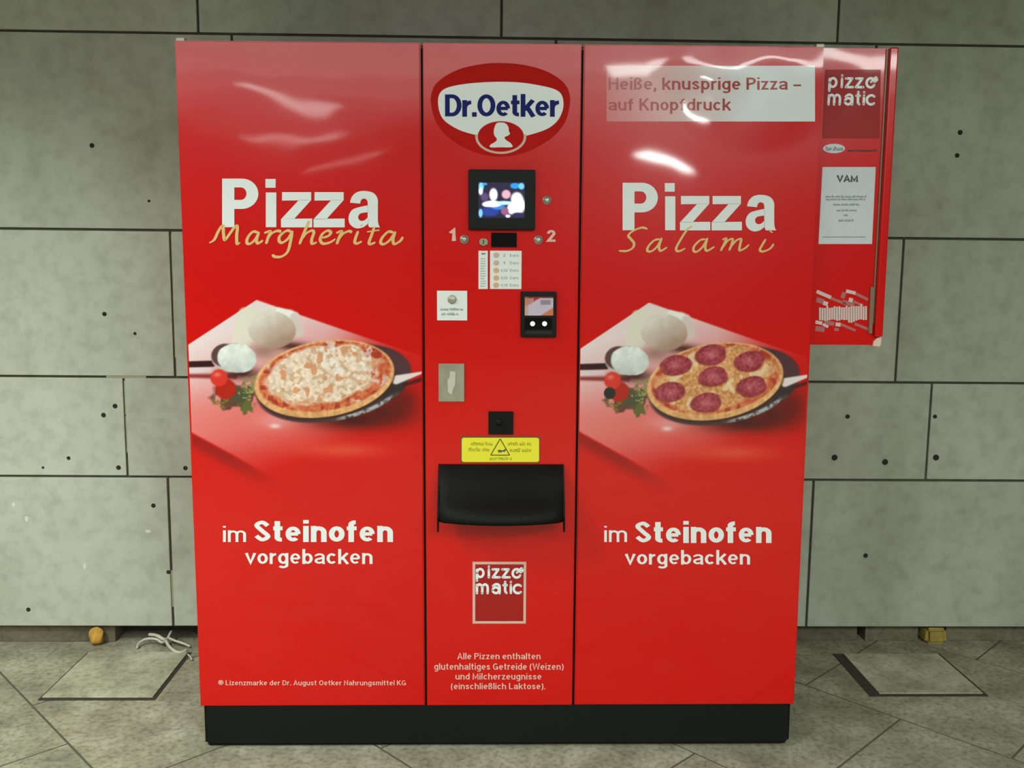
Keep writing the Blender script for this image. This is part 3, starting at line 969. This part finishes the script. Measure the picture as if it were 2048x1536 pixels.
F.quad_strip(so(ell(955, 1143, 302, 204, 48)), so(ell(955, 1141, 272, 180, 48)), True)
F.build('emblem_ring', 'pink', PM)
F = Flat(-.0012)
F.poly(so(ell(955, 1141, 276, 184, 48)))
F.build('emblem_oval', 'logored', PM)
F = Flat(-.0013)
F.quad_strip(so(ell(955, 1143, 330, 215, 40, 8, 172)), so(ell(955, 1141, 276, 184, 40, 8, 172)))
F.build('emblem_arc', 'white', PM)
blob([(905, 985), (950, 974), (1010, 985), (1045, 1030), (1050, 1078), (1064, 1106), (1040, 1130), (1006, 1144), (1002, 1166), (1032, 1192), (1074, 1222), (1088, 1266), (960, 1268), (832, 1268), (836, 1236), (880, 1210), (906, 1186), (904, 1160), (880, 1130), (872, 1090), (880, 1035)], -.0019, 'white', PM, 'emblem_bust', 4)
text('Dr.Oetker', 890, 1118, 233.5, 188, .20, -.0017, 'navy', PM, gap=.03)

# square "pizzo matic" mark, shared by the centre panel and the notice panel
def mark(tf, w, depth, parent, material='white'):
    A = lambda cx, cy, rx, ry, a0, a1, n=9: [(cx + rx * math.cos(math.radians(a0 + (a1 - a0) * i / n)), cy - ry * math.sin(math.radians(a0 + (a1 - a0) * i / n))) for i in range(n + 1)]
    p = [[(499, 190), (499, 293)], A(530, 221, 31, 38, 180, -180, 14), [(613, 188), (613, 262)], [(613, 158), (613, 162)],
         [(650, 186), (706, 186)], [(706, 186), (652, 262)], [(652, 262), (716, 262)], [(744, 186), (802, 186)], [(802, 186), (746, 262)], [(746, 262), (812, 262)],
         A(880, 224, 38, 40, 52, 330, 14), [(884, 216), (905, 196), (926, 176)], [(926, 176), (936, 196), (918, 214)],
         [(499, 335), (499, 414)], [(499, 352), (522, 330), (548, 350), (549, 414)], [(549, 352), (574, 330), (600, 350), (601, 414)],
         A(680, 386, 30, 27, 180, -180, 14), [(654, 344), (684, 328), (714, 344), (716, 414)], [(770, 306), (770, 390), (782, 412)], [(754, 338), (784, 338)],
         [(824, 338), (824, 412)], [(824, 306), (824, 310)], A(892, 374, 40, 40, 48, 312, 12)]
    return strokes(p, None, None, w, depth, material, parent, taper=False, tf=tf)
sm = lambda a, b: (850 + a * .2083, 1100 + b * .2083)
F = Flat(D1)
F.poly([sm(484, 140), sm(946, 140), sm(946, 684), sm(484, 684)])
F.build('mark_ground', 'darkred', PM)
F = Flat(D2)
oq = [sm(457, 113), sm(972, 113), sm(968, 707), sm(457, 707)]
iq = [sm(482, 138), sm(948, 138), sm(944, 683), sm(482, 683)]
F.quad_strip(oq, iq, True)
F.build('mark_frame', 'pink', PM)
mark(sm, 4.9, D3, PM)
text('Alle Pizzen enthalten', 915, 1081, 1318.5, 1306, .15, D2, 'paleprint', PM, gap=.13)
text('glutenhaltiges Getreide (Weizen)', 868.5, 1127, 1339.5, 1326.5, .15, D2, 'paleprint', PM, gap=.13)
text('und Milcherzeugnisse', 911, 1083, 1359, 1346.5, .15, D2, 'paleprint', PM, gap=.13)
text('(einschlie\u00dflich Laktose).', 902, 1090.5, 1378.5, 1366, .15, D2, 'paleprint', PM, gap=.13)
text('1', 900, 911.5, 482, 458.5, .26, D2, 'paleprint', PM)
text('2', 1094, 1111, 484, 459.5, .22, D2, 'paleprint', PM)

# ---- controls
def pixgrid(name, x0, y0, x1, y1, depth, fn, nx, ny, material, parent):
    return graded(name, x0, y0, x1, y1, depth, fn, nx, ny, material, parent)
disp = px_rect_panel('display', 937, 339, 1070.5, 459.5, -.014, .004, 'bezel', MC, .003)
bl = [(525, 270, 26, 45, (120, 215, 255)), (520, 320, 22, 40, (235, 250, 255)), (560, 245, 26, 14, (60, 150, 235)), (870, 265, 48, 30, (40, 150, 235)), (935, 268, 30, 34, (110, 205, 255)), (610, 530, 100, 46, (34, 62, 150)),
      (700, 480, 70, 30, (50, 130, 215)), (560, 380, 40, 44, (90, 70, 110)), (650, 355, 42, 66, (255, 255, 255)), (640, 450, 92, 34, (255, 255, 255)), (760, 440, 90, 20, (190, 240, 255)),
      (780, 352, 46, 46, (228, 176, 190)), (890, 400, 62, 70, (255, 255, 255)), (905, 465, 72, 88, (255, 255, 255)), (840, 500, 52, 60, (250, 245, 255)), (765, 525, 40, 40, (150, 90, 130)), (797, 575, 26, 16, (250, 225, 245)), (518, 545, 20, 44, (130, 205, 255)), (580, 455, 46, 26, (235, 250, 255)), (900, 565, 60, 26, (44, 34, 80))]
def scr(a, b):
    x, y = 495 + a * 475, 230 + b * 365
    c = np.array([34, 26, 56.])
    for cx, cy, rx, ry, col in bl:
        d = math.hypot((x - cx) / rx, (y - cy) / ry)
        k = float(1 - sst(.75, 1.25, np.array(d)))
        c = c * (1 - k) + np.array(col, float) * k
    return c
pixgrid('screen', 956.7, 365, 1049.5, 436, -.0146, scr, 60, 46, 'screen', disp)
px_rect_panel('bill_window', 982.5, 465.5, 1033.5, 494.5, -.004, .004, 'glass', MC, .001)
def button(px, py, r, material='steel'):
    x, z = fr(px, py, -.006)
    return lathe_y('push_button', x, z, [(r * 1.1, .004), (r * 1.1, -.003), (r * .95, -.0045), (r * .8, -.0045), (r * .76, -.008), (r * .62, -.0105), (r * .3, -.0115)], material, MC)
R0 = 8.2 / 737
button(1094, 400.5, R0)
button(928.5, 478.8, R0)
button(1076.8, 479.8, R0)
x, z = fr(967, 484, -.004)
prism('coin_slot', [(x + .0125 * math.cos(t), z + .0105 * math.sin(t)) for t in (math.radians(k) for k in (20, 60, 120, 160, 215, 270, 325))], -.006, .004, 'dull', MC)
x, z = fr(967, 484, -.0064)
box('slot', x - .0012, x + .0012, -.0064, -.004, z - .006, z + .006, 'hole', MC)
nl = px_rect_panel('instruction_label', 957, 501.5, 975.5, 578, -.0016, .0, 'label', MC)
words([(963, 972, 505, 509)], -.0019, 'inkdark', nl)
words([(961, 971, y, y + 2.2) for y in range(516, 572, 5)], -.0019, 'ink', nl)
cl = px_rect_panel('coin_label', 980, 501.5, 1043, 578, -.0016, .0, 'label', MC)
F1, F2 = Flat(-.0019), Flat(-.0019)
for i, y in enumerate((510.5, 526, 541, 556, 570.5)):
    (F1 if i < 2 else F2).poly(ell(992.5, y, 6.0, 5.6, 14))
F1.build('coin_picture', 'coin', cl)
F2.build('coin_picture', 'coinc', cl)
for i, (t, y) in enumerate((('2', 513.5), ('1', 528.5), ('0,50', 543.5), ('0,20', 558.5), ('0,10', 573))):
    wx = 2.4 if len(t) == 1 else 6.6
    text(t, 1008.5 - wx, 1008.5 + wx, y, y - 5.6, .14, -.0019, 'ink', cl)
    text('Euro', 1020, 1037, y, y - 5.6, .14, -.0019, 'ink', cl)
rp = px_rect_panel('return_plate', 874, 581.5, 934.5, 641, -.003, .0, 'label', MC, .0008)
x, z = fr(904, 599, -.008)
lathe_y('return_knob', x, z, [(.0115, -.002), (.0115, -.007), (.009, -.010), (.006, -.0085), (.003, -.0105)], 'steel', rp)
words([(881, 925, 616, 621), (883, 916, 625, 630.5)], -.0034, 'ink', rp)
cr = px_rect_panel('card_reader', 1041.5, 583, 1113, 674.5, -.012, .004, 'bezel', MC, .003)
def rs(a, b):
    c = np.array([214, 206, 214.])
    n = .5 + .5 * math.sin(a * 9 + b * 4)
    if a + b * 1.1 < .62 and b < .5:
        c = np.array([196, 34, 30.]) if a > .32 else np.array([206, 150, 140.])
    if b < .10:
        c = np.array([150, 40, 34.])
    if .55 < a < .92 and .18 < b < .42:
        c = c * .55 + np.array([120, 90, 100.]) * .45
    if a < .12:
        c = c * .5 + np.array([224, 150, 90.]) * .5
    if a + b > 1.55:
        c = np.array([222, 130, 84.])
    return c - 14 * n * (1 - b)
pixgrid('reader_screen', 1049.5, 593.5, 1106.5, 631, -.0126, rs, 30, 20, 'ministr', cr)
F = Flat(-.0125)
F.poly([(1049.5, 652.5 - 17), (1104, 652.5 - 17), (1104, 661 - 2), (1049.5, 661 - 2)])
F.build('led_strip', 'glass', cr)
for px in (1065.2, 1089.2):
    x, z = fr(px, 647.5, -.0135)
    lathe_y('indicator_led', x, z, [(.0064, -.0115), (.0064, -.0132), (.004, -.0143)], 'led', cr, 16)
px_rect_panel('card_slot', 1052, 662, 1104, 668, -.0124, -.008, 'hole', cr)
pl = px_rect_panel('coin_return_flap', 877, 727.5, 928.5, 803.5, -.004, .003, 'dull', MC, .0012)
F = Flat(-.0046)
F.poly([(900, 742), (911, 744), (910, 770), (906, 778), (903.5, 790), (896, 784), (895, 760), (899, 756)])
F.build('pale_strip', 'alu', pl)  # flat paler strip where the flap is embossed
sq = px_rect_panel('outlet_cover', 977, 823.5, 1026.7, 869, -.006, .003, 'blackp', MC, .001)
x, z = fr(998, 845, -.007)
lathe_y('lens', x, z, [(.009, -.005), (.009, -.0068), (.004, -.0076)], 'bezel', sq, 18)
# warning sticker
yb = px_rect_panel('warning_sticker', 921.5, 873, 1079.5, 925.5, -.0011, .0, 'yinkd', MC, .0)
F = Flat(-.0014)
so2 = lambda a, b: (850 + a * .1693, 860 + b * .1693)
rc = []
for cx, cy, a0 in ((460, 117, 90), (460, 352, 180), (1322, 352, 270), (1322, 117, 0)):
    for k in range(5):
        t = math.radians(a0 + k * 22.5)
        rc.append(so2(cx + 26 * math.cos(t), cy - 26 * math.sin(t)))
F.poly(rc)
F.build('sticker_face', 'yellow', yb)
F = Flat(-.0017)
for a, b in ((((888, 104)), ((776, 297))), ((776, 297), (1000, 297)), ((1000, 297), (888, 104))):
    A, B = ribbon([so2(*a), so2(*b)], 1.9)
    F.quad_strip(A, B)
F.build('warning_triangle', 'yinkd', yb)
F = Flat(-.0018)
F.poly([so2(*q) for q in ((858, 238), (885, 232), (905, 242), (930, 236), (950, 222), (966, 234), (948, 246), (938, 266), (930, 254), (905, 258), (898, 274), (886, 256), (868, 276), (866, 254))])
F.build('warning_symbol', 'inkdark', yb)
words([so2(540, 140) + so2(800, 180), so2(512, 208) + so2(780, 252), so2(980, 140) + so2(1255, 180), so2(1000, 216) + so2(1255, 260), so2(765, 315) + so2(1020, 355)] and
      [(so2(a, 0)[0], so2(b, 0)[0], so2(0, c)[1], so2(0, d)[1]) for a, b, c, d in ((540, 800, 140, 182), (512, 780, 208, 252), (980, 1255, 140, 182), (1000, 1255, 216, 260), (765, 1020, 315, 356))], -.0017, 'yink', yb)

# ---- delivery hood: black plastic flap, bowed forward, between two cheeks
def hood():
    xl, zt = fr(880, 928.5, -.004)
    xr, _ = fr(1124.5, 928.5, -.004)
    cx, hw = (xl + xr) / 2, (xr - xl) / 2
    zlow = fr(1002, 1046, -.088)[1]
    prof = [(0.0, .004, 0), (.02, .010, 0), (.35, .036, .006), (.62, .060, .014), (.70, .072, .020), (.80, .080, .028), (.92, .086, .034), (1.0, .084, .034), (1.0, .074, .030), (.9, .060, .02), (.6, .036, .01)]
    nu = 24
    v, f = [], []
    for s, p, bow in prof:
        for k in range(nu + 1):
            u = -1 + 2 * k / nu
            edge = 1 - max(0, (abs(u) - .93) / .07) ** 2 * .12
            v.append((cx + u * hw, -(p + bow * (1 - u * u)) * edge, zt + (zlow - zt) * s))
    for i in range(len(prof) - 1):
        for k in range(nu):
            a = i * (nu + 1) + k
            f.append((a, a + 1, a + nu + 2, a + nu + 1))
    hd = raw('delivery_flap', v, f, 'blackp', MC, True)
    for sgn in (-1, 1):
        x0 = cx + sgn * hw
        x1 = x0 + sgn * .0045
        zb = fr(880, 1064, -.075)[1]
        pr = [(.003, zt), (-.004, zt), (-.034, zt + (zlow - zt) * .36), (-.066, zt + (zlow - zt) * .70), (-.080, zt + (zlow - zt) * .92), (-.078, zb), (-.062, zb), (-.03, zlow + .03), (.003, zlow + .06)]
        bm = bmesh.new()
        n = len(pr)
        vs = [bm.verts.new((x, y, z)) for x in (x0, x1) for y, z in pr]
        bm.faces.new(vs[:n])
        bm.faces.new(vs[n:][::-1])
        for i in range(n):
            bm.faces.new((vs[i], vs[(i + 1) % n], vs[n + (i + 1) % n], vs[n + i]))
        bm_obj('side_cheek', bm, 'blackp', hd)
    box('delivery_opening', cx - hw + .012, cx + hw - .012, -.0012, .004, zlow + .03, zt - .012, 'hole', MC)
hood()

# ================================================================== NOTICE PANEL at the machine's right side
YN = .034
NP = thing('notice_panel', 'narrow red notice panel with a white VAM sheet at the right side of the machine', 'notice board', MM)
xr_t, zt = fr(1791, 97, YN)
xr_b, zb = fr(1762, 690, YN)
xi = fr(1771, 200, YN)[0]
x0 = W / 2 - .0015
xr_ = (xr_t + xr_b) / 2
bk = prism('back_plate', [(x0, zb), (xr_ - .016, zb), (xr_, zb + .022), (xr_, zt), (x0, zt)], YN, YN + .012, 'red', NP)
box('edge_flange', xi, xr_, YN - .016, YN, zb + .024, zt, 'red', NP, .004, 3)
box('cover_groove', xi - .0055, xi - .001, YN - .004, YN, zb + .06, zt - .002, 'acryl', NP)
prism('worn_corner', [(xr_ - .022, zb - .002), (xr_ - .003, zb - .004), (xr_ + .001, zb + .004), (xr_ + .001, zb + .026), (xr_ - .008, zb + .022), (xr_ - .020, zb + .010)], YN - .0045, YN + .013, 'chip', NP)
class FlatN(Flat):
    pass
YA, YB, YC = YN - .0008, YN - .0014, YN - .0020
sn = lambda a, b: (1600 + a * .2148, 70 + b * .2148)
F = Flat(YA)
F.poly([sn(236, 322), sn(752, 322), sn(742, 962), sn(208, 962)])
F.build('mark_ground', 'darkred', bk)
def tn(a, b):
    t = (b - 150) / 275
    return sn(268 - 14 * t + (a - 488) * 1.005, 372 + (b - 155) * 1.06)
mark(tn, 5.0, YB, bk)
F = Flat(YA)
F.poly(ell(1668, 297, 22, 9.5, 26))
F.build('small_emblem', 'sheet', bk)
words([(1652, 1684, 294, 301)], YB, 'ink', bk)
words([(1696, 1753, 299, 303)], YB, 'inkdark', bk)
# sheet
ps = fr(1645, 334, YB), fr(1751.5, 334, YB), fr(1744, 488, YB), fr(1637, 488, YB)
sh = prism('notice_sheet', [ps[0], ps[1], ps[2], ps[3]], YB, YN, 'sheet', NP)
sh['label'] = 'white printed sheet headed VAM'
text('VAM', 1674, 1716, 364, 350.5, .22, YC, 'inkdark', sh, gap=.06)
words([(1651, 1733, 391, 395), (1652, 1730, 396.5, 400.5), (1666, 1718, 407, 411)], YC, 'ink', sh)
words([(1673, 1713, 418.5, 422.5), (1688, 1695, 428, 432), (1677, 1706, 438, 443)], YC, 'ink', sh)
words([(1645, 1731, 472.5, 475)], YC, 'ink', sh)
# printed graphic of white bars at the foot of the panel
sg = lambda a, b: (1610 + a * .0912, 560 + b * .0912)
def bars(lst, material, depth, name):
    F = Flat(depth)
    for a, b, c, d, w in lst:
        A, B = ribbon([sg(a, b), sg(c, d)], w * .0912)
        F.quad_strip(A, B)
    return F.build(name, material, bk)
rose = [(560, 395, 900, 530, 62), (860, 270, 820, 400, 90), (1090, 290, 1380, 430, 62), (1060, 470, 1270, 560, 56), (820, 470, 1080, 560, 90), (250, 430, 420, 480, 110), (230, 1060, 430, 1090, 110), (780, 970, 1110, 1110, 56), (420, 930, 640, 960, 90), (1090, 960, 1390, 1080, 60), (640, 1080, 740, 1090, 70)]
bars(rose, 'rosebar', YA, 'printed_bars')['kind'] = 'stuff'
wb = [(255, 250, 570, 385, 78), (900, 240, 1110, 290, 76), (960, 430, 1050, 450, 90), (400, 500, 500, 530, 90), (230, 920, 380, 950, 76), (390, 970, 510, 1030, 60), (670, 970, 780, 980, 84)]
rr = random.Random(5)
k = 330
while k < 1380:
    top = 590 + rr.randint(-26, 26) - (40 if 1180 < k < 1260 else 0)
    wb.append((k, top, k, 880 + rr.randint(-16, 22) + (50 if 930 < k < 1090 else 0), 42))
    k += 53
bars(wb, 'whitebar', YB, 'printed_bars')['kind'] = 'stuff'
a = fr(1749, 574, YN - .006)
b = fr(1738, 667, YN - .006)
prism('clear_rail', [(b[0] - .001, b[1]), (b[0] + .0085, b[1]), (a[0] - .001, a[1]), (a[0] - .0105, a[1])], YN - .007, YN, 'acryl', NP)

# ================================================================== THINGS ON THE FLOOR
def cover(x0, x1, y0, y1, gaps, label):
    t = thing('floor_cover', label, 'floor cover', Matrix.Translation(((x0 + x1) / 2, (y0 + y1) / 2, 0)))
    cx, cy = (x0 + x1) / 2, (y0 + y1) / 2
    gl, gr, gn, gf = gaps
    box('sunk_frame', x0 - gl - cx, x1 + gr - cx, y0 - gn - cy, y1 + gf - cy, .0002, .0018, 'groove', t)  # flat dark ring drawn for the gap around the lid
    box('stone_lid', x0 - cx, x1 - cx, y0 - cy, y1 - cy, .0018, .0070, 'cover', t, .0025)
    return t
cover(-1.447, -1.098, .308, .655, (.008, .010, .012, .006), 'pale square floor cover beside the left end of the plinth')
cover(1.245, 1.588, .330, .640, (.036, .012, .012, .010), 'grey square floor cover with wide dark groove, right of the machine')

# white cable bundle by the wall's foot
def fz(px, py, z):
    x, y = fl(px, py, z)
    return (x, y, z)
CB = thing('white_cable_bundle', 'knotted white cable with loose loops lying at the wall foot left of the machine', 'cable', Matrix.Translation((*fl(333, 1285), 0)))
ox, oy = fl(333, 1285)
def cab(name, pts, r):
    q = [np.array(fz(*p)) - np.array([ox, oy, 0]) for p in pts]
    return tube(name, smooth_path(q, 6), r, 'cable', CB)
cab('cable_loop', [(274, 1296, .006), (277, 1288, .012), (287, 1280, .020), (300, 1277, .026), (314, 1279, .026), (324, 1285, .020), (331, 1281, .018)], .0046)
cab('cable_loop', [(299, 1269, .030), (309, 1270, .034), (318, 1273, .034), (326, 1278, .028), (333, 1279, .022)], .0062)
cab('cable_loop', [(332, 1282, .018), (337, 1291, .016), (345, 1299, .012), (354, 1304, .008), (362, 1305, .006), (372, 1301, .006)], .0056)
cab('cable_loop', [(338, 1276, .024), (349, 1281, .022), (361, 1285, .018), (372, 1289, .012), (380, 1293, .006)], .0042)
cab('cable_end', [(330, 1282, .018), (336, 1275, .026), (340, 1267, .034), (343, 1262, .038)], .0044)
cab('cable_end', [(376, 1309, .005), (380, 1313, .005), (384, 1319, .005)], .0030)
# amber lump and ochre block stuffed under the wall
def lump(name, cx, cy, cz, rx, ry, rz, material, seed, sub=3):
    bm = bmesh.new()
    bmesh.ops.create_icosphere(bm, subdivisions=sub, radius=1)
    r2 = np.random.default_rng(seed)
    ph = r2.random((5, 3)) * 6
    for v in bm.verts:
        c = np.array(v.co)
        k = 1 + .13 * sum(math.sin(2.3 * (c @ d) + d[0] * 3) for d in (ph - 3)) / 2.2
        v.co = Vector((cx + c[0] * rx * k, cy + c[1] * ry * k, max(.0, cz + c[2] * rz * k)))
    return bm_obj(name, bm, material, None, True)
x, y = fl(192, 1284, .0)
tag(lump('foam_lump', x + .012, WALL + .004, .032, .026, .022, .032, 'amber', 3), 'small amber yellow lump wedged under the wall slab behind the left floor cover', 'foam')
x, y = fl(1868, 1280, .0)
bm = bmesh.new()
bm_box(bm, 1.588, 1.668, WALL + .004, WALL + .09, 0.0, .062)
bmesh.ops.bevel(bm, geom=bm.edges[:], offset=.012, segments=2, affect='EDGES')
for v in bm.verts:
    v.co += Vector((random.uniform(-.003, .003), random.uniform(-.003, .003), 0))
tag(bm_obj('ochre_block', bm, 'ochre'), 'ochre yellow block stuck under the wall right of the machine', 'block')
